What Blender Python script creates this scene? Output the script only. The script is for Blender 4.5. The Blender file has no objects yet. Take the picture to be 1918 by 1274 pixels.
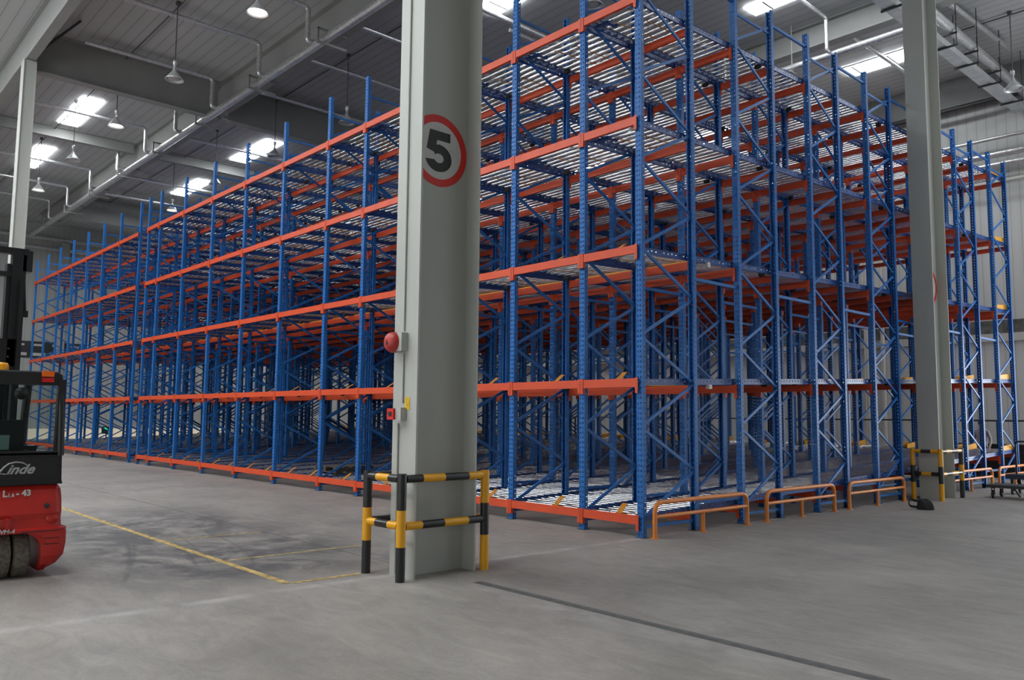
import bpy, bmesh, math, random
from mathutils import Vector, Matrix
random.seed(7)
PI = math.pi
sc = bpy.context.scene
col = sc.collection

# ------------------------------------------------------------------ camera
YAW, PITCH, ROLL, FPX = -0.8334, 0.0943, 0.0096, 1524.76
def cam_axes():
    cy, sy, cp, sp, cr, sr = math.cos(YAW), math.sin(YAW), math.cos(PITCH), math.sin(PITCH), math.cos(ROLL), math.sin(ROLL)
    f = Vector((sy*cp, cy*cp, sp)); r = Vector((cy, -sy, 0)); u = r.cross(f)
    return cr*r + sr*u, -sr*r + cr*u, f
R_, U_, F_ = cam_axes()
cd = bpy.data.cameras.new('camera'); cam = bpy.data.objects.new('camera', cd); col.objects.link(cam)
m = Matrix.Identity(4)
for i in range(3):
    m[i][0] = R_[i]; m[i][1] = U_[i]; m[i][2] = -F_[i]
m[0][3], m[1][3], m[2][3] = 7.4962, -9.3182, 1.7
cam.matrix_world = m
cd.sensor_width = 36.0; cd.lens = FPX/1918*36.0; cd.clip_end = 300; cd.clip_start = .05
sc.camera = cam

# ------------------------------------------------------------------ world, light, exposure
w = bpy.data.worlds.new('world'); sc.world = w; w.use_nodes = True
bg = w.node_tree.nodes['Background']; bg.inputs[0].default_value = (.80, .90, 1.0, 1); bg.inputs[1].default_value = 2.0
sc.view_settings.view_transform = 'Standard'; sc.view_settings.look = 'None'
sc.view_settings.exposure = -0.40; sc.view_settings.gamma = 1.0; sc.view_settings.use_curve_mapping = False
sc.cycles.use_denoising = True
sc.cycles.max_bounces = 7; sc.cycles.diffuse_bounces = 4; sc.cycles.glossy_bounces = 4; sc.cycles.transparent_max_bounces = 12
sc.cycles.sample_clamp_indirect = 6.0
sc.cycles.caustics_reflective = False; sc.cycles.caustics_refractive = False

def area(name, loc, rot, sx, sy, power, colr=(1, 1, 1)):
    l = bpy.data.lights.new(name, 'AREA'); l.shape = 'RECTANGLE'; l.size = sx; l.size_y = sy; l.energy = power; l.color = colr
    o = bpy.data.objects.new(name, l); o.location = loc; o.rotation_euler = rot; col.objects.link(o); return o
# daylight through openings, the south ones added, each lamp fills its own door opening
area('south_fill_light', (-14, -25.8, 3.2), (math.radians(90), 0, 0), 30, 5.4, 800, (1.0, .97, .93))      # faces +Y; unseen opening added as camera-side fill
area('south_fill_light', (8.5, -25.8, 3.2), (math.radians(90), 0, 0), 9, 5.4, 330, (1.0, .97, .93))
area('daylight_east_door', (15.8, 13.5, 2.6), (0, math.radians(90), 0), 4.6, 9, 260, (.92, .96, 1.0))        # faces -X
area('daylight_north_door', (4.5, 20.1, 2.4), (math.radians(-90), 0, 0), 5.5, 4.2, 760, (.93, .96, 1.0))       # faces -Y
area('daylight_west_gap', (-48.3, 8.3, .42), (0, math.radians(-90), 0), .5, 12, 260, (.85, .92, 1.0))        # faces +X
SKY_E = 38.0

# ------------------------------------------------------------------ materials
def mat(name, c, rough=.6, metal=0., noise=0., nscale=6., bump=0., emit=None, estr=0., spec=.5, stretch=(1, 1, 1)):
    mt = bpy.data.materials.new(name); mt.use_nodes = True
    nt = mt.node_tree; b = nt.nodes['Principled BSDF']
    b.inputs['Base Color'].default_value = (*c, 1); b.inputs['Roughness'].default_value = rough
    b.inputs['Metallic'].default_value = metal; b.inputs['Specular IOR Level'].default_value = spec
    if noise or bump:
        tc = nt.nodes.new('ShaderNodeTexCoord'); mp = nt.nodes.new('ShaderNodeMapping'); mp.inputs['Scale'].default_value = stretch
        nz = nt.nodes.new('ShaderNodeTexNoise'); nz.inputs['Scale'].default_value = nscale; nz.inputs['Detail'].default_value = 6
        nt.links.new(tc.outputs['Object'], mp.inputs[0]); nt.links.new(mp.outputs[0], nz.inputs['Vector'])
        if noise:
            cr = nt.nodes.new('ShaderNodeValToRGB')
            cr.color_ramp.elements[0].position = .3; cr.color_ramp.elements[1].position = .7
            cr.color_ramp.elements[0].color = (*[x*(1-noise) for x in c], 1); cr.color_ramp.elements[1].color = (*[min(1, x*(1+noise)) for x in c], 1)
            nt.links.new(nz.outputs['Fac'], cr.inputs[0]); nt.links.new(cr.outputs[0], b.inputs['Base Color'])
        if bump:
            bp = nt.nodes.new('ShaderNodeBump'); bp.inputs['Strength'].default_value = bump; bp.inputs['Distance'].default_value = .01
            nt.links.new(nz.outputs['Fac'], bp.inputs['Height']); nt.links.new(bp.outputs[0], b.inputs['Normal'])
    if emit:
        b.inputs['Emission Color'].default_value = (*emit, 1); b.inputs['Emission Strength'].default_value = estr
    return mt
M = {}
M['blue'] = mat('blue_powder_coat', (.018, .132, .410), .42, noise=.10, nscale=3, spec=.28)
M['rail'] = mat('blue_rail_paint', (.016, .070, .270), .33, noise=.15, nscale=5)
M['orange'] = mat('orange_powder_coat', (.62, .066, .014), .45, noise=.06, nscale=3)
M['roller'] = mat('zinc_plated_roller', (.76, .76, .76), .17, metal=.97, noise=.05, nscale=8)
M['yellow'] = mat('yellow_lane_steel', (.80, .38, .03), .5, noise=.12, nscale=9)
M['guide'] = mat('ochre_lane_plate', (.55, .22, .02), .5, noise=.12, nscale=9)
M['rubber'] = mat('black_rubber', (.012, .012, .013), .6)
M['darksteel'] = mat('dark_steel', (.035, .036, .038), .45, metal=.3)
M['colpaint'] = mat('grey_column_paint', (.44, .45, .415), .55, noise=.07, nscale=1.6, bump=.05, stretch=(1, 1, .25))
M['beampaint'] = mat('grey_roof_steel_paint', (.33, .335, .32), .55, noise=.05, nscale=1.5)
M['duct'] = mat('galvanised_duct', (.62, .64, .66), .38, metal=.55, noise=.12, nscale=4)
M['foil'] = mat('silver_foil_insulation', (.70, .70, .71), .30, metal=.8, noise=.18, nscale=14, bump=.8)
M['conduit'] = mat('grey_conduit', (.10, .10, .105), .5)
M['white'] = mat('white_paint', (.62, .62, .60), .5)
M['sign_white'] = mat('sign_white_vinyl', (.55, .55, .53), .5, noise=.05, nscale=7)
M['sign_red'] = mat('sign_red_vinyl', (.62, .022, .014), .45, noise=.10, nscale=5)
M['black'] = mat('black_paint', (.012, .012, .012), .42)
M['hazy'] = mat('hazard_yellow_paint', (.76, .36, .008), .36, noise=.06, nscale=6)
M['hazb'] = mat('hazard_black_paint', (.014, .014, .015), .36)
M['barrier'] = mat('orange_barrier_paint', (.72, .225, .035), .42, noise=.08, nscale=5)
M['skylight'] = mat('skylight_sheet', (.9, .9, .9), .6, emit=(.93, .97, 1.0), estr=SKY_E)
M['lampmetal'] = mat('lamp_reflector', (.62, .63, .64), .35, metal=.5)
M['bulb'] = mat('lit_lamp_bulb', (1, 1, 1), .5, emit=(1.0, .93, .82), estr=28.)
M['bulboff'] = mat('unlit_lamp_bulb', (.5, .5, .5), .3)
M['red'] = mat('forklift_red_paint', (.50, .022, .016), .33, noise=.12, nscale=5)
M['fblack'] = mat('forklift_black_paint', (.010, .010, .012), .38)
M['tyre'] = mat('dusty_tyre', (.15, .135, .112), .85, noise=.35, nscale=30)
M['lensor'] = mat('orange_lens', (.85, .15, .01), .25)
M['lensred'] = mat('red_lens', (.60, .012, .01), .25)
M['beacon'] = mat('amber_beacon', (.85, .36, .01), .25)
M['bell'] = mat('red_alarm_paint', (.42, .03, .025), .4, noise=.15, nscale=20)
M['notice'] = mat('yellow_notice', (.72, .48, .01), .5)
M['greenlit'] = mat('green_exit_arrow', (.02, .5, .1), .4, emit=(.05, 1, .25), estr=1.2)
M['screen'] = mat('pale_green_screen', (.30, .46, .42), .3, noise=.1, nscale=4)
M['skin'] = mat('skin', (.45, .25, .17), .6)
M['hair'] = mat('hair', (.02, .015, .012), .6)
M['shirt'] = mat('grey_shirt', (.30, .28, .29), .8)
M['trousers'] = mat('dark_trousers', (.015, .015, .02), .8)
M['lineyellow'] = mat('worn_yellow_line', (.44, .31, .11), .8, noise=.55, nscale=9)
M['cap'] = mat('pale_flashing', (.52, .51, .48), .5)
M['bag'] = mat('black_fabric', (.012, .012, .013), .8, noise=.3, nscale=30)
M['sunlit'] = mat('tan_yard_wall', (.70, .55, .38), .8, noise=.08, nscale=1)
M['navy'] = mat('navy_cart_paint', (.015, .03, .06), .5)

def glass_mat():
    mt = bpy.data.materials.new('tinted_cab_glass'); mt.use_nodes = True; nt = mt.node_tree
    b = nt.nodes['Principled BSDF']; out = nt.nodes['Material Output']
    b.inputs['Base Color'].default_value = (.03, .04, .04, 1); b.inputs['Roughness'].default_value = .05
    tr = nt.nodes.new('ShaderNodeBsdfTransparent'); tr.inputs[0].default_value = (.84, .88, .87, 1)
    mx = nt.nodes.new('ShaderNodeMixShader'); mx.inputs[0].default_value = .07
    nt.links.new(tr.outputs[0], mx.inputs[1]); nt.links.new(b.outputs[0], mx.inputs[2]); nt.links.new(mx.outputs[0], out.inputs[0])
    return mt
M['glass'] = glass_mat()

def floor_mat():
    mt = bpy.data.materials.new('concrete_floor'); mt.use_nodes = True; nt = mt.node_tree; N = nt.nodes; L = nt.links
    b = N['Principled BSDF']; tc = N.new('ShaderNodeTexCoord'); sep = N.new('ShaderNodeSeparateXYZ'); L.new(tc.outputs['Object'], sep.inputs[0])
    def noise(scale, det=8, st=(1, 1, 1), rough=.6, dist=0.):
        mp = N.new('ShaderNodeMapping'); mp.inputs['Scale'].default_value = st
        n = N.new('ShaderNodeTexNoise'); n.inputs['Scale'].default_value = scale; n.inputs['Detail'].default_value = det; n.inputs['Roughness'].default_value = rough
        n.inputs['Distortion'].default_value = dist
        L.new(tc.outputs['Object'], mp.inputs[0]); L.new(mp.outputs[0], n.inputs['Vector']); return n.outputs['Fac']
    def ramp(v, p0, p1, c0, c1):
        r = N.new('ShaderNodeValToRGB'); r.color_ramp.elements[0].position = p0; r.color_ramp.elements[1].position = p1
        r.color_ramp.elements[0].color = c0; r.color_ramp.elements[1].color = c1; L.new(v, r.inputs[0]); return r.outputs[0]
    def mth(op, a, b_=None, c_=None, clamp=False):
        n = N.new('ShaderNodeMath'); n.operation = op; n.use_clamp = clamp
        for k, v in enumerate((a, b_, c_)):
            if v is None: continue
            if isinstance(v, (int, float)): n.inputs[k].default_value = v
            else: L.new(v, n.inputs[k])
        return n.outputs[0]
    def mixc(kind, f, a, b_):
        n = N.new('ShaderNodeMix'); n.data_type = 'RGBA'; n.blend_type = kind
        if isinstance(f, (int, float)): n.inputs[0].default_value = f
        else: L.new(f, n.inputs[0])
        for s, v in ((6, a), (7, b_)):
            if isinstance(v, tuple): n.inputs[s].default_value = v
            else: L.new(v, n.inputs[s])
        return n.outputs[2]
    x, y = sep.outputs[0], sep.outputs[1]
    base = ramp(noise(.45, 6, dist=.6), .32, .68, (.265, .248, .228, 1), (.400, .376, .345, 1))
    base = mixc('MULTIPLY', .8, base, ramp(noise(2.6, 12, (.6, 1.6, 1), .75, 1.2), .30, .72, (.62, .62, .63, 1), (1.12, 1.10, 1.07, 1)))
    base = mixc('MULTIPLY', .6, base, ramp(noise(26, 6, (1, 2, 1)), .3, .62, (.82, .82, .82, 1), (1.04, 1.04, 1.04, 1)))
    # worn, darker lane inside the yellow bay
    dx = mth('SMOOTHSTEP', x, -9., -4.) if False else None
    def smooth(v, a, b_):
        n = N.new('ShaderNodeMapRange'); n.interpolation_type = 'SMOOTHSTEP'; n.inputs['From Min'].default_value = a; n.inputs['From Max'].default_value = b_
        L.new(v, n.inputs['Value']); return n.outputs[0]
    lane = mth('MULTIPLY', mth('SUBTRACT', 1, smooth(x, -1.2, -.15)), mth('MULTIPLY', smooth(y, -7.0, -6.0), mth('SUBTRACT', 1, smooth(y, -4.2, -2.6))))
    lane = mth('MULTIPLY', lane, smooth(x, -9.5, -6.))
    worn = ramp(noise(1.1, 9, dist=1.5, rough=.7), .40, .58, (0, 0, 0, 1), (1, 1, 1, 1))
    lane = mth('MULTIPLY', lane, mth('ADD', mth('MULTIPLY', worn, .8), .2))
    base = mixc('MIX', mth('MULTIPLY', lane, .97), base, (.085, .084, .085, 1))
    # tyre arcs
    for cx, cy, r, wd, s in ((-9, -26.06, 20.96, .045, .75), (-9.965, -27.27, 22.455, .03, .6), (-6.187, -20.27, 15.277, .04, .7), (-6.187, -20.27, 15.43, .03, .6), (-4.505, -12.763, 8.235, .03, .6)):
        d = mth('SQRT', mth('ADD', mth('POWER', mth('SUBTRACT', x, cx), 2), mth('POWER', mth('SUBTRACT', y, cy), 2)))
        f = mth('SUBTRACT', 1, mth('DIVIDE', mth('ABSOLUTE', mth('SUBTRACT', d, r)), wd), clamp=True)
        f = mth('MULTIPLY', f, mth('MULTIPLY', mth('MULTIPLY', smooth(x, -4.9, -4.2), mth('SUBTRACT', 1, smooth(x, -1.7, -1.1))), mth('MULTIPLY', s, smooth(noise(1.4, 3), .30, .45))))
        base = mixc('MIX', f, base, (.08, .08, .08, 1))
    # pale joint filler smears beside the slab joint
    j = mth('SUBTRACT', 1, mth('DIVIDE', mth('ABSOLUTE', mth('ADD', y, 3.98)), .22), clamp=True)
    j = mth('MULTIPLY', j, mth('MULTIPLY', smooth(x, .8, 1.3), smooth(noise(3, 6), .40, .62)))
    base = mixc('MIX', mth('MULTIPLY', j, .45), base, (.48, .475, .46, 1))
    j2 = mth('SUBTRACT', 1, mth('DIVIDE', mth('ABSOLUTE', mth('SUBTRACT', x, .02)), .12), clamp=True)
    j2 = mth('MULTIPLY', j2, smooth(noise(2.2, 6), .36, .6))
    base = mixc('MIX', mth('MULTIPLY', j2, .70), base, (.50, .49, .475, 1))
    L.new(base, b.inputs['Base Color'])
    rr = N.new('ShaderNodeMapRange'); rr.inputs['To Min'].default_value = .38; rr.inputs['To Max'].default_value = .62; L.new(noise(3.0, 8), rr.inputs['Value'])
    L.new(rr.outputs[0], b.inputs['Roughness'])
    bp = N.new('ShaderNodeBump'); bp.inputs['Strength'].default_value = .25; bp.inputs['Distance'].default_value = .01; L.new(noise(18, 8), bp.inputs['Height']); L.new(bp.outputs[0], b.inputs['Normal'])
    return mt
M['floor'] = floor_mat()

def seam_mat(name, c, axis, pitch, dark=.55, width=.06, rough=.55, spec=.4):
    """sheet cladding with a dark seam every pitch metres"""
    mt = mat(name, c, rough, spec=spec); nt = mt.node_tree; N = nt.nodes; L = nt.links; b = N['Principled BSDF']
    tc = N.new('ShaderNodeTexCoord'); sp = N.new('ShaderNodeSeparateXYZ'); L.new(tc.outputs['Object'], sp.inputs[0])
    mu = N.new('ShaderNodeMath'); mu.operation = 'DIVIDE'; mu.inputs[1].default_value = pitch; L.new(sp.outputs[axis], mu.inputs[0])
    fr = N.new('ShaderNodeMath'); fr.operation = 'FRACT'; L.new(mu.outputs[0], fr.inputs[0])
    r = N.new('ShaderNodeValToRGB'); cr = r.color_ramp
    cr.elements[0].position = 0; cr.elements[0].color = (*[v*dark for v in c], 1)
    cr.elements[1].position = width; cr.elements[1].color = (*c, 1)
    e = cr.elements.new(.5); e.color = (*[v*1.05 for v in c], 1)
    e = cr.elements.new(1-width*.5); e.color = (*c, 1)
    e = cr.elements.new(1.0); e.color = (*[v*dark for v in c], 1)
    L.new(fr.outputs[0], r.inputs[0]); L.new(r.outputs[0], b.inputs['Base Color'])
    return mt
M['ceil'] = seam_mat('white_roof_liner', (.50, .505, .51), 1, .34, .45, .07)
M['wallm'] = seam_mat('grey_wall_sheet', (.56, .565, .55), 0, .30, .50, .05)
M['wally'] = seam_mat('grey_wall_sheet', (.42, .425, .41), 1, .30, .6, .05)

# ------------------------------------------------------------------ mesh helpers
class MB:
    def __init__(s): s.v = []; s.f = []; s.mi = []; s.sm = []
    def add(s, vs, fs, mi=0, smooth=False):
        o = len(s.v); s.v += [tuple(p) for p in vs]
        for f in fs: s.f.append(tuple(o+i for i in f)); s.mi.append(mi); s.sm.append(smooth)
        return s
    def box(s, x0, x1, y0, y1, z0, z1, mi=0):
        return s.add([(x, y, z) for x in (x0, x1) for y in (y0, y1) for z in (z0, z1)],
                     [(0, 1, 3, 2), (4, 6, 7, 5), (0, 4, 5, 1), (2, 3, 7, 6), (0, 2, 6, 4), (1, 5, 7, 3)], mi)
    def tube(s, pts, r, n=12, mi=0, caps=True, closed=False):
        P = [Vector(p) for p in pts]; K = len(P); rs = r if isinstance(r, (list, tuple)) else [r]*K
        vs = []; ref = None
        for i in range(K):
            if closed: t = (P[(i+1) % K]-P[i-1])
            else: t = P[min(i+1, K-1)]-P[max(i-1, 0)]
            if t.length < 1e-9: t = Vector((0, 0, 1))
            t.normalize()
            if ref is None:
                ref = Vector((0, 0, 1)) if abs(t.z) < .9 else Vector((1, 0, 0))
            a = t.cross(ref).normalized(); b = a.cross(t).normalized(); ref = b
            vs += [P[i]+rs[i]*(math.cos(2*PI*k/n)*a+math.sin(2*PI*k/n)*b) for k in range(n)]
        fs = []
        for i in range(K if closed else K-1):
            j = (i+1) % K
            for k in range(n): fs.append((i*n+k, i*n+(k+1) % n, j*n+(k+1) % n, j*n+k))
        s.add(vs, fs, mi, True)
        if caps and not closed:
            s.add(vs[:n], [tuple(range(n))[::-1]], mi); s.add(vs[-n:], [tuple(range(n))], mi)
        return s
    def cyl(s, a, b, r, n=12, mi=0, caps=True): return s.tube([a, b], r, n, mi, caps)
    def lathe(s, prof, cx=0, cy=0, n=24, mi=0, axis='z', cz=0):
        vs = []
        for (r, z) in prof:
            for k in range(n):
                c, q = r*math.cos(2*PI*k/n), r*math.sin(2*PI*k/n)
                vs.append((cx+c, cy+q, z) if axis == 'z' else ((cx+c, cy+z, cz+q) if axis == 'y' else (cx+z, cy+c, cz+q)))
        fs = [(i*n+k, i*n+(k+1) % n, (i+1)*n+(k+1) % n, (i+1)*n+k) for i in range(len(prof)-1) for k in range(n)]
        return s.add(vs, fs, mi, True)
    def strap(s, a, b, w, t, side, mi=0):
        """flat bar / channel from a to b, wide along side"""
        a, b = Vector(a), Vector(b); d = (b-a).normalized(); sv = Vector(side).normalized(); u = d.cross(sv).normalized()
        vs = []
        for p in (a, b):
            for q, r in ((-1, -1), (1, -1), (1, 1), (-1, 1)): vs.append(p+u*q*w/2+sv*r*t/2)
        return s.add(vs, [(0, 1, 2, 3), (7, 6, 5, 4), (0, 4, 5, 1), (1, 5, 6, 2), (2, 6, 7, 3), (3, 7, 4, 0)], mi)
    def prism(s, poly, axis, a0, a1, mi=0):
        """poly = list of 2d pts in the plane normal to axis"""
        def P(p, a): return {0: (a, p[0], p[1]), 1: (p[0], a, p[1]), 2: (p[0], p[1], a)}[axis]
        n = len(poly); vs = [P(p, a0) for p in poly]+[P(p, a1) for p in poly]
        return s.add(vs, [tuple(range(n))[::-1], tuple(range(n, 2*n))]+[(i, (i+1) % n, n+(i+1) % n, n+i) for i in range(n)], mi)
    def mesh(s, name, mats):
        me = bpy.data.meshes.new(name); me.from_pydata(s.v, [], s.f)
        for mt in (mats if isinstance(mats, (list, tuple)) else [mats]): me.materials.append(mt)
        me.polygons.foreach_set('material_index', s.mi); me.polygons.foreach_set('use_smooth', s.sm)
        bm = bmesh.new(); bm.from_mesh(me); bmesh.ops.recalc_face_normals(bm, faces=bm.faces); bm.to_mesh(me); bm.free()
        me.update(); return me
    def obj(s, name, mats, parent=None, loc=(0, 0, 0)):
        return put(name, s.mesh(name, mats), parent, loc)
def put(name, me, parent=None, loc=(0, 0, 0), rot=None):
    o = bpy.data.objects.new(name, me); col.objects.link(o); o.location = loc
    if rot: o.rotation_euler = rot
    if parent is not None: o.parent = parent
    return o
def tag(o, label=None, cat=None, group=None, kind=None):
    if label: o['label'] = label
    if cat: o['category'] = cat
    if group: o['group'] = group
    if kind: o['kind'] = kind
    return o
def thing(name, label, cat, loc=(0, 0, 0), group=None, rot=None):
    o = bpy.data.objects.new(name, None); col.objects.link(o); o.location = loc; o.empty_display_size = .2
    if rot: o.rotation_euler = rot
    return tag(o, label, cat, group)
def struct(o): o['kind'] = 'structure'; return o
ORD = ['', 'first', 'second', 'third', 'fourth', 'fifth', 'sixth', 'seventh', 'eighth', 'ninth', 'tenth', 'eleventh', 'twelfth', 'thirteenth', 'fourteenth',
       'fifteenth', 'sixteenth', 'seventeenth', 'eighteenth', 'nineteenth', 'twentieth', 'twenty-first', 'twenty-second']
LVL = ['bottom', 'second', 'third', 'fourth', 'top']

# ------------------------------------------------------------------ building shell
XW, XE, YS, YN, ZC = -48.5, 16.0, -26.0, 20.3, 13.3
struct(MB().box(XW-.4, XE+.4, YS-.4, YN+.4, -.3, 0).obj('floor', M['floor']))
struct(MB().box(XW-.4, XE+.4, YS-.4, YN+.4, ZC, ZC+.2).obj('ceiling', M['ceil']))
def wall_with_holes(name, axis, at, thick, u0, u1, holes, m_, z1=ZC):
    """holes: (ua, ub, za, zb)"""
    b = MB(); us = sorted({u0, u1, *[h[0] for h in holes], *[h[1] for h in holes]})
    for a, c in zip(us[:-1], us[1:]):
        hs = [h for h in holes if h[0] <= a and h[1] >= c]
        segs = [(0, z1)] if not hs else [(p, q) for p, q in ((0, hs[0][2]), (hs[0][3], z1)) if q-p > 1e-6]
        for p, q in segs:
            if axis == 1: b.box(a, c, at, at+thick, p, q)
            else: b.box(at, at+thick, a, c, p, q)
    return struct(b.obj(name, m_))
wall_with_holes('wall_back', 1, YN, .25, XW-.2, XE+.2, [(1.6, 7.4, 0, 4.6)], M['wallm'])
wall_with_holes('wall_front', 1, YS-.25, .25, XW-.2, XE+.2, [(-29, 1, .4, 6), (4, 13, .4, 6)], M['wallm'])
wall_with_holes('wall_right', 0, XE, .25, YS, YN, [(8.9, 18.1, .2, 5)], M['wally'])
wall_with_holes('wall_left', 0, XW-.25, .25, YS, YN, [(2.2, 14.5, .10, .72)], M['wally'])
# projecting lower wall with its pale cap along the back wall, dark strip above it
struct(MB().box(XW, 1.6, YN-.16, YN-.002, 0, 4.30).obj('trim_1', M['wallm']))
struct(MB().box(XW, 1.6, YN-.24, YN-.002, 4.302, 4.40).box(XW, 1.6, YN-.20, YN-.002, 4.40, 4.56).obj('trim_2', M['cap']))
b = MB().box(XW, 1.6, YN-.10, YN-.002, 4.562, 5.0)
for k in range(28): b.box(XW+.5+k*1.8, XW+.56+k*1.8, YN-.13, YN-.10, 4.57, 4.99)
struct(b.obj('trim_3', mat('mottled_dark_strip', (.11, .108, .10), .7, noise=.5, nscale=5)))
# dark strip window high in the left wall, its bright reflections painted as pale patches
struct(MB().box(XW+.002, XW+.08, 1.0, 5.2, 5.0, 6.0).obj('trim_4', M['darksteel']))
b = MB()
for k in range(4): b.box(XW+.082, XW+.09, 1.2+k*1.0, 1.95+k*1.0, 5.12, 5.30); b.box(XW+.082, XW+.09, 1.3+k*1.0, 1.8+k*1.0, 5.72, 5.84)
struct(b.obj('window_glints', M['cap']))
tag(MB().box(-53.2, -53.0, -2, 18, -.3, 4.5).obj('yard_wall', M['sunlit']), 'tan sunlit outdoor wall seen through low opening at far left', 'wall')
# wall columns on the left wall
for n_, yy, lb in ((0, 3.4, 'grey steel column against far left wall, behind the rack end'), (1, 8.6, 'grey steel column against far left wall, nearer the back corner')):
    tag(MB().box(XW+.02, XW+.55, yy, yy+.45, 0, 12.2).obj('wall_column', M['beampaint']), lb, 'column')

# exit arrow low on left wall
t = thing('exit_sign', 'small lit green exit arrow sign low at the far left end', 'sign', (XW+.3, 6.6, 0))
MB().box(-.02, .02, -.04, .04, 0, .42).obj('post', M['black'], t)
MB().box(.02, .06, -.30, .30, .40, .85).obj('backing', M['black'], t)
MB().prism([(-.20, .76), (-.06, .78), (-.10, .70), (.14, .55), (.08, .48), (.26, .46), (.24, .66), (.20, .60), (-.04, .75)], 0, .062, .07).obj('arrow', M['greenlit'], t)

# ------------------------------------------------------------------ I-section helper: H column
def h_section(b, cx, cy, fw, d, z0, z1, tf=.022, tw=.014):
    b.box(cx-fw/2, cx+fw/2, cy-d/2, cy-d/2+tf, z0, z1); b.box(cx-fw/2, cx+fw/2, cy+d/2-tf, cy+d/2, z0, z1)
    b.box(cx-tw/2, cx+tw/2, cy-d/2+tf, cy+d/2-tf, z0, z1)
def arc_pts(cx, cy, r, a0, a1, n): return [(cx+r*math.cos(math.radians(a0+(a1-a0)*k/n)), cy+r*math.sin(math.radians(a0+(a1-a0)*k/n))) for k in range(n+1)]
def five_poly():
    # heavy digit 5 in a unit cell, width .66, height 1
    o = [(.02, .52), (.10, 1.0), (.62, 1.0), (.62, .775), (.285, .775), (.262, .655), (.33, .675)]
    o += arc_pts(.325, .34, .335, 75, -90, 16)
    o += arc_pts(.325, .335, .335, -100, -168, 6) + [(.215, .285)]
    o += arc_pts(.33, .335, .115, -150, -90, 4) + arc_pts(.34, .335, .115, -60, 90, 8) + arc_pts(.325, .335, .115, 100, 145, 3) + [(.215, .46)]
    return o
def column(x, y, label, sign=True):
    t = thing('steel_column', label, 'column', (x, y, 0))
    b = MB(); h_section(b, 0, 0, .44, .84, 0, 12.0); b.obj('shaft', M['colpaint'], t)
    if sign:
        X = .0075; cy_, cz_ = -.03, 4.728; lim = -.396
        n = 96; cl_y = lambda v: max(v, lim)
        disc = [(cl_y(cy_+.33*math.cos(2*PI*k/n)), cz_+.34*math.sin(2*PI*k/n)) for k in range(n)]
        s_ = MB().prism(disc, 0, X, X+.002).obj('sign_disc', M['sign_white'], t)
        b = MB(); vs = []; fs = []
        for k in range(n):
            a = 2*PI*k/n
            for rx, ry in ((.322, .332), (.405, .418)):
                vs += [(X+.0021, cl_y(cy_+rx*math.cos(a)), cz_+ry*math.sin(a)), (X+.0042, cl_y(cy_+rx*math.cos(a)), cz_+ry*math.sin(a))]
        for k in range(n):
            i, j = 4*k, 4*((k+1) % n)
            fs += [(i+1, i+3, j+3, j+1), (i+2, j+2, j+3, i+3), (i, i+1, j+1, j), (i, j, j+2, i+2)]
        b.add(vs, fs); b.obj('sign_ring', M['sign_red'], s_)
        poly = [(cy_-.185+p[0]*.56, cz_-.25+p[1]*.48) for p in five_poly()]
        MB().prism(poly, 0, X+.0021, X+.004).obj('digit_five', M['black'], s_)
    return t
column(.19, -3.82, 'large grey steel H column with number five sign, inside nearest hazard guard')
column(.37, 9.90, 'grey steel H column beside the right side of the rack, sign ring partly hidden')
tl = thing('steel_column', 'pale grey steel column at far left behind the forklift mast', 'column', (-19.8, -4.25, 0))
b = MB(); b.box(-.20, .20, -.17, -.15, 0, 12.2); b.box(-.20, .20, .15, .17, 0, 12.2); b.box(.15, .17, -.15, .15, 0, 12.2); b.box(-.17, -.15, -.15, .15, 0, 12.2)
b.obj('shaft', M['colpaint'], tl)
# small devices on the near column
cx0, cy0 = .19, -3.82-.42
def hose(name, label, cat, pts, r, m_, n=10): return tag(MB().tube(pts, r, n).obj(name, m_), label, cat)
hose('conduit_pipe', 'thin grey conduit running up the face of the number five column', 'pipe', [(.165, cy0-.013, 2.62), (.165, cy0-.013, 12)], .011, M['colpaint'])
hose('conduit_pipe', 'short grey conduit between alarm bell and red call point', 'pipe', [(.165, cy0-.013, 1.84), (.165, cy0-.013, 2.38)], .011, M['colpaint'])
hose('conduit_pipe', 'thin grey conduit running down from red call point to floor', 'pipe', [(.09, cy0-.013, 0.02), (.09, cy0-.013, 1.62)], .011, M['colpaint'])
t = thing('alarm_bell', 'round red fire alarm bell on number five column', 'alarm bell', (.10, cy0-.002, 2.50))
MB().box(0.0, .13, -.085, 0, -.10, .10).obj('back_box', M['colpaint'], t)
MB().lathe([(.001, -.165), (.05, -.163), (.085, -.15), (.105, -.125), (.115, -.09), (.115, -.055), (.001, -.055)], -.03, 0, 28, 0, 'y').obj('gong', M['bell'], t)
MB().prism([(-.05, -.03), (-.01, -.03), (-.03, .02)], 1, -.170, -.164).obj('emblem', M['rubber'], t)
t = thing('fire_call_point', 'small square red fire call point on number five column', 'call point', (.10, cy0-.002, 1.72))
MB().box(.02, .13, -.075, 0, -.07, .07).obj('back_box', M['colpaint'], t)
MB().box(-.085, .03, -.105, -.0755, -.06, .06).obj('cover', M['sign_red'], t)
MB().box(-.055, .0, -.110, -.1052, -.025, .025).obj('press_glass', M['rubber'], t)
t = thing('notice_plate', 'small yellow notice sticker above red call point on column', 'notice', (.245, cy0-.001, 1.835))
MB().box(-.042, .042, -.004, 0, -.068, .068).obj('plate', M['notice'], t)
b = MB().box(-.018, -.010, -.0052, -.0041, -.03, .03).box(.0, .012, -.0052, -.0041, -.035, -.005).box(.022, .028, -.0052, -.0041, -.04, .03).box(-.028, .024, -.0052, -.0041, .045, .052)
b.obj('printing', M['guide'], t)

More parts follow.
